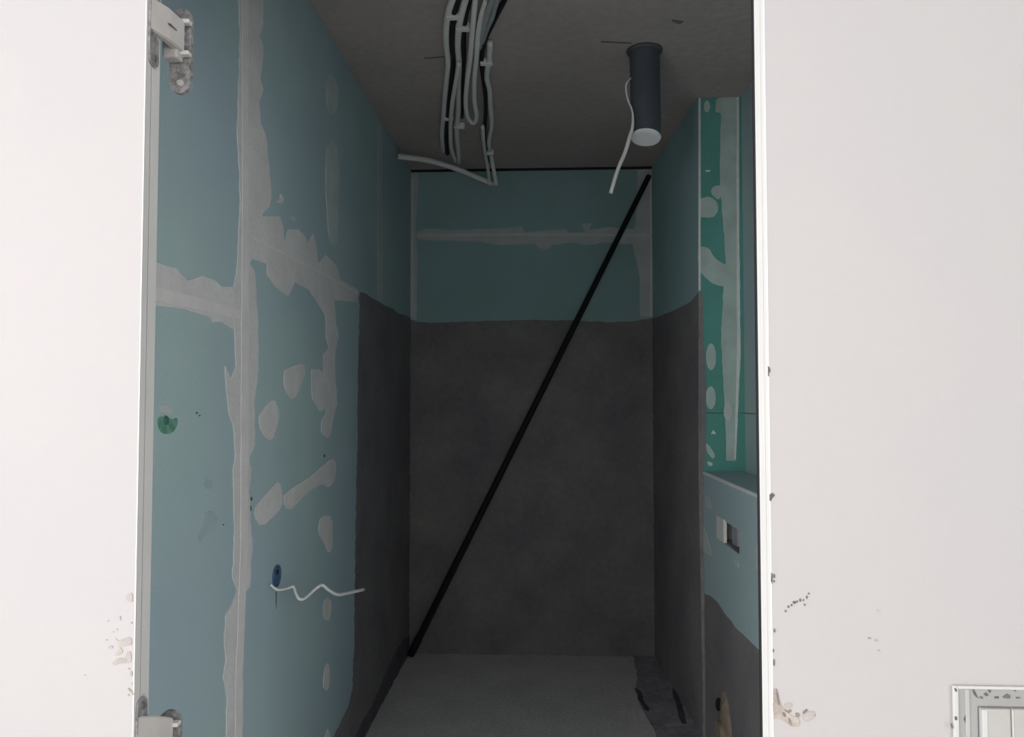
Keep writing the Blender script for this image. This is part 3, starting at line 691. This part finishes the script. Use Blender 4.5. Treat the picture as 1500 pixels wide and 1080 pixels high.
dp = hx(1065, 1062)
t = thing('drain_stub', 'tan foam-caked drain pipe stub low in the right wall', 'drain pipe', tuple(dp))
bm = bmesh.new()
bmesh.ops.create_icosphere(bm, subdivisions=3, radius=1.0)
for v in bm.verts:
    q = v.co.copy(); k = 1 + 0.16 * math.sin(5 * q.z + 2 * q.y) * math.cos(4 * q.y + 1) + random.uniform(-0.05, 0.05)
    v.co = Vector((q.x * 0.026 * k, q.y * 0.062 * k * (1.0 - 0.35 * q.z), q.z * 0.115 * k)) + dp + Vector((0.002, 0.0, 0.0))
link('foam_collar', bm, 'foam', t, None, True)
d0 = dp + Vector((0, 0, -0.035)); rings = [(0.0, 0.046), (-0.034, 0.046), (-0.034, 0.041), (-0.008, 0.040)]
link('pipe_end', tube([d0 + Vector((a, 0, 0)) for a, r in rings][:2], [0.046, 0.046], 24), 'foam', t)
pk = hx(1053.5, 1032)
patch('stub_shadow', ellipse(1053.5, 1032, 4.2, 10), hx, NX, 'cable_black', t, 0.003, 6, 0.4)  # black ellipse painted as the shadow left of the foam stub

# ------------------------------------------------------------------ light switch by the doorway
s0 = hd(1393, 1003)
sx, sz = s0.x, s0.z
t = thing('light_switch', 'white light switch with paint-spotted frame on the hall wall right of the doorway', 'switch', (sx, DOOR_Y, sz - 0.1))
U = 0.001 * 0.86
def fbox(x0, x1, z0, z1, y0, y1, bv=0.002): return box(sx + x0, sx + x1, DOOR_Y - y1, DOOR_Y - y0, sz - z1, sz - z0, bv)
WF, HF = 0.165, 0.092
bm = bmesh.new()
def fb(bm, x0, x1, z0, z1, y0, y1, bv): add_box(bm, sx + x0, sx + x1, DOOR_Y - y1, DOOR_Y - y0, sz - z1, sz - z0, bv, 3)
fb(bm, 0.0, 0.007, 0.0, HF, 0.0, 0.005, 0.002)
fb(bm, WF - 0.007, WF, 0.0, HF, 0.0, 0.005, 0.002)
fb(bm, 0.006, WF - 0.006, 0.0, 0.004, 0.0, 0.005, 0.0015); fb(bm, 0.006, WF - 0.006, HF - 0.006, HF, 0.0, 0.005, 0.0015)
link('outer_rim', bm, 'plastic_white', t)
bm = bmesh.new()
fb(bm, 0.0065, 0.030, 0.0035, HF - 0.005, 0.0, 0.0032, 0.001)
fb(bm, 0.0285, WF - 0.0065, 0.0035, 0.0245, 0.0, 0.0032, 0.001)
fb(bm, 0.0285, WF - 0.0065, HF - 0.018, HF - 0.005, 0.0, 0.0032, 0.001)
link('frame', bm, 'plastic_grey', t)
link('frame_rib', fbox(0.0145, 0.020, 0.004, HF - 0.006, 0.0, 0.0045, 0.001), 'plastic_film', t)
xs = [0.0315, 0.0665, 0.1000, 0.1300, WF - 0.0075]
for i in range(4):
    r = link('rocker', fbox(xs[i] + 0.0006, xs[i + 1] - 0.0006, 0.0255, HF - 0.019, 0.0, 0.0085, 0.002), 'plastic_film', t)
    link('rocker_edge', fbox(xs[i] + (0.0 if i == 0 else 0.0004), xs[i] + (0.0065 if i == 0 else 0.0022), 0.0265, HF - 0.02, 0.0, 0.0092, 0.001), 'plastic_white', r)
CS = lambda p: crop(1370, 980, 10.8, p)
for pts in ([(575, 310), (610, 320), (650, 400), (690, 470), (640, 450), (600, 390)], [(820, 270), (850, 280), (885, 360), (860, 385), (830, 340)], [(760, 400), (810, 370), (845, 420), (800, 435)], [(930, 440), (1000, 430), (1010, 465), (940, 470)],
            [(1060, 440), (1130, 390), (1190, 420), (1180, 470), (1080, 465)], [(1240, 330), (1270, 330), (1275, 355), (1250, 355)], [(1270, 440), (1340, 450), (1345, 470), (1280, 470)], [(450, 800), (480, 710), (525, 780), (500, 870), (470, 850)],
            [(700, 430), (745, 440), (760, 475), (710, 470)]):
    patch('paint_blot', CS(pts), lambda a, b: hit(1, DOOR_Y - 0.0032, a, b), NB, 'dirt', t, 0.0003, 3, 0.25, 0.0002)
for pts in ([(300, 300), (330, 310), (345, 360), (310, 355)], [(305, 750), (345, 760), (345, 810), (312, 815)], [(235, 860), (265, 870), (280, 940), (255, 945)]):
    patch('paint_blot', CS(pts), lambda a, b: hit(1, DOOR_Y - 0.005, a, b), NB, 'dirt', t, 0.0003, 3, 0.25, 0.0002)
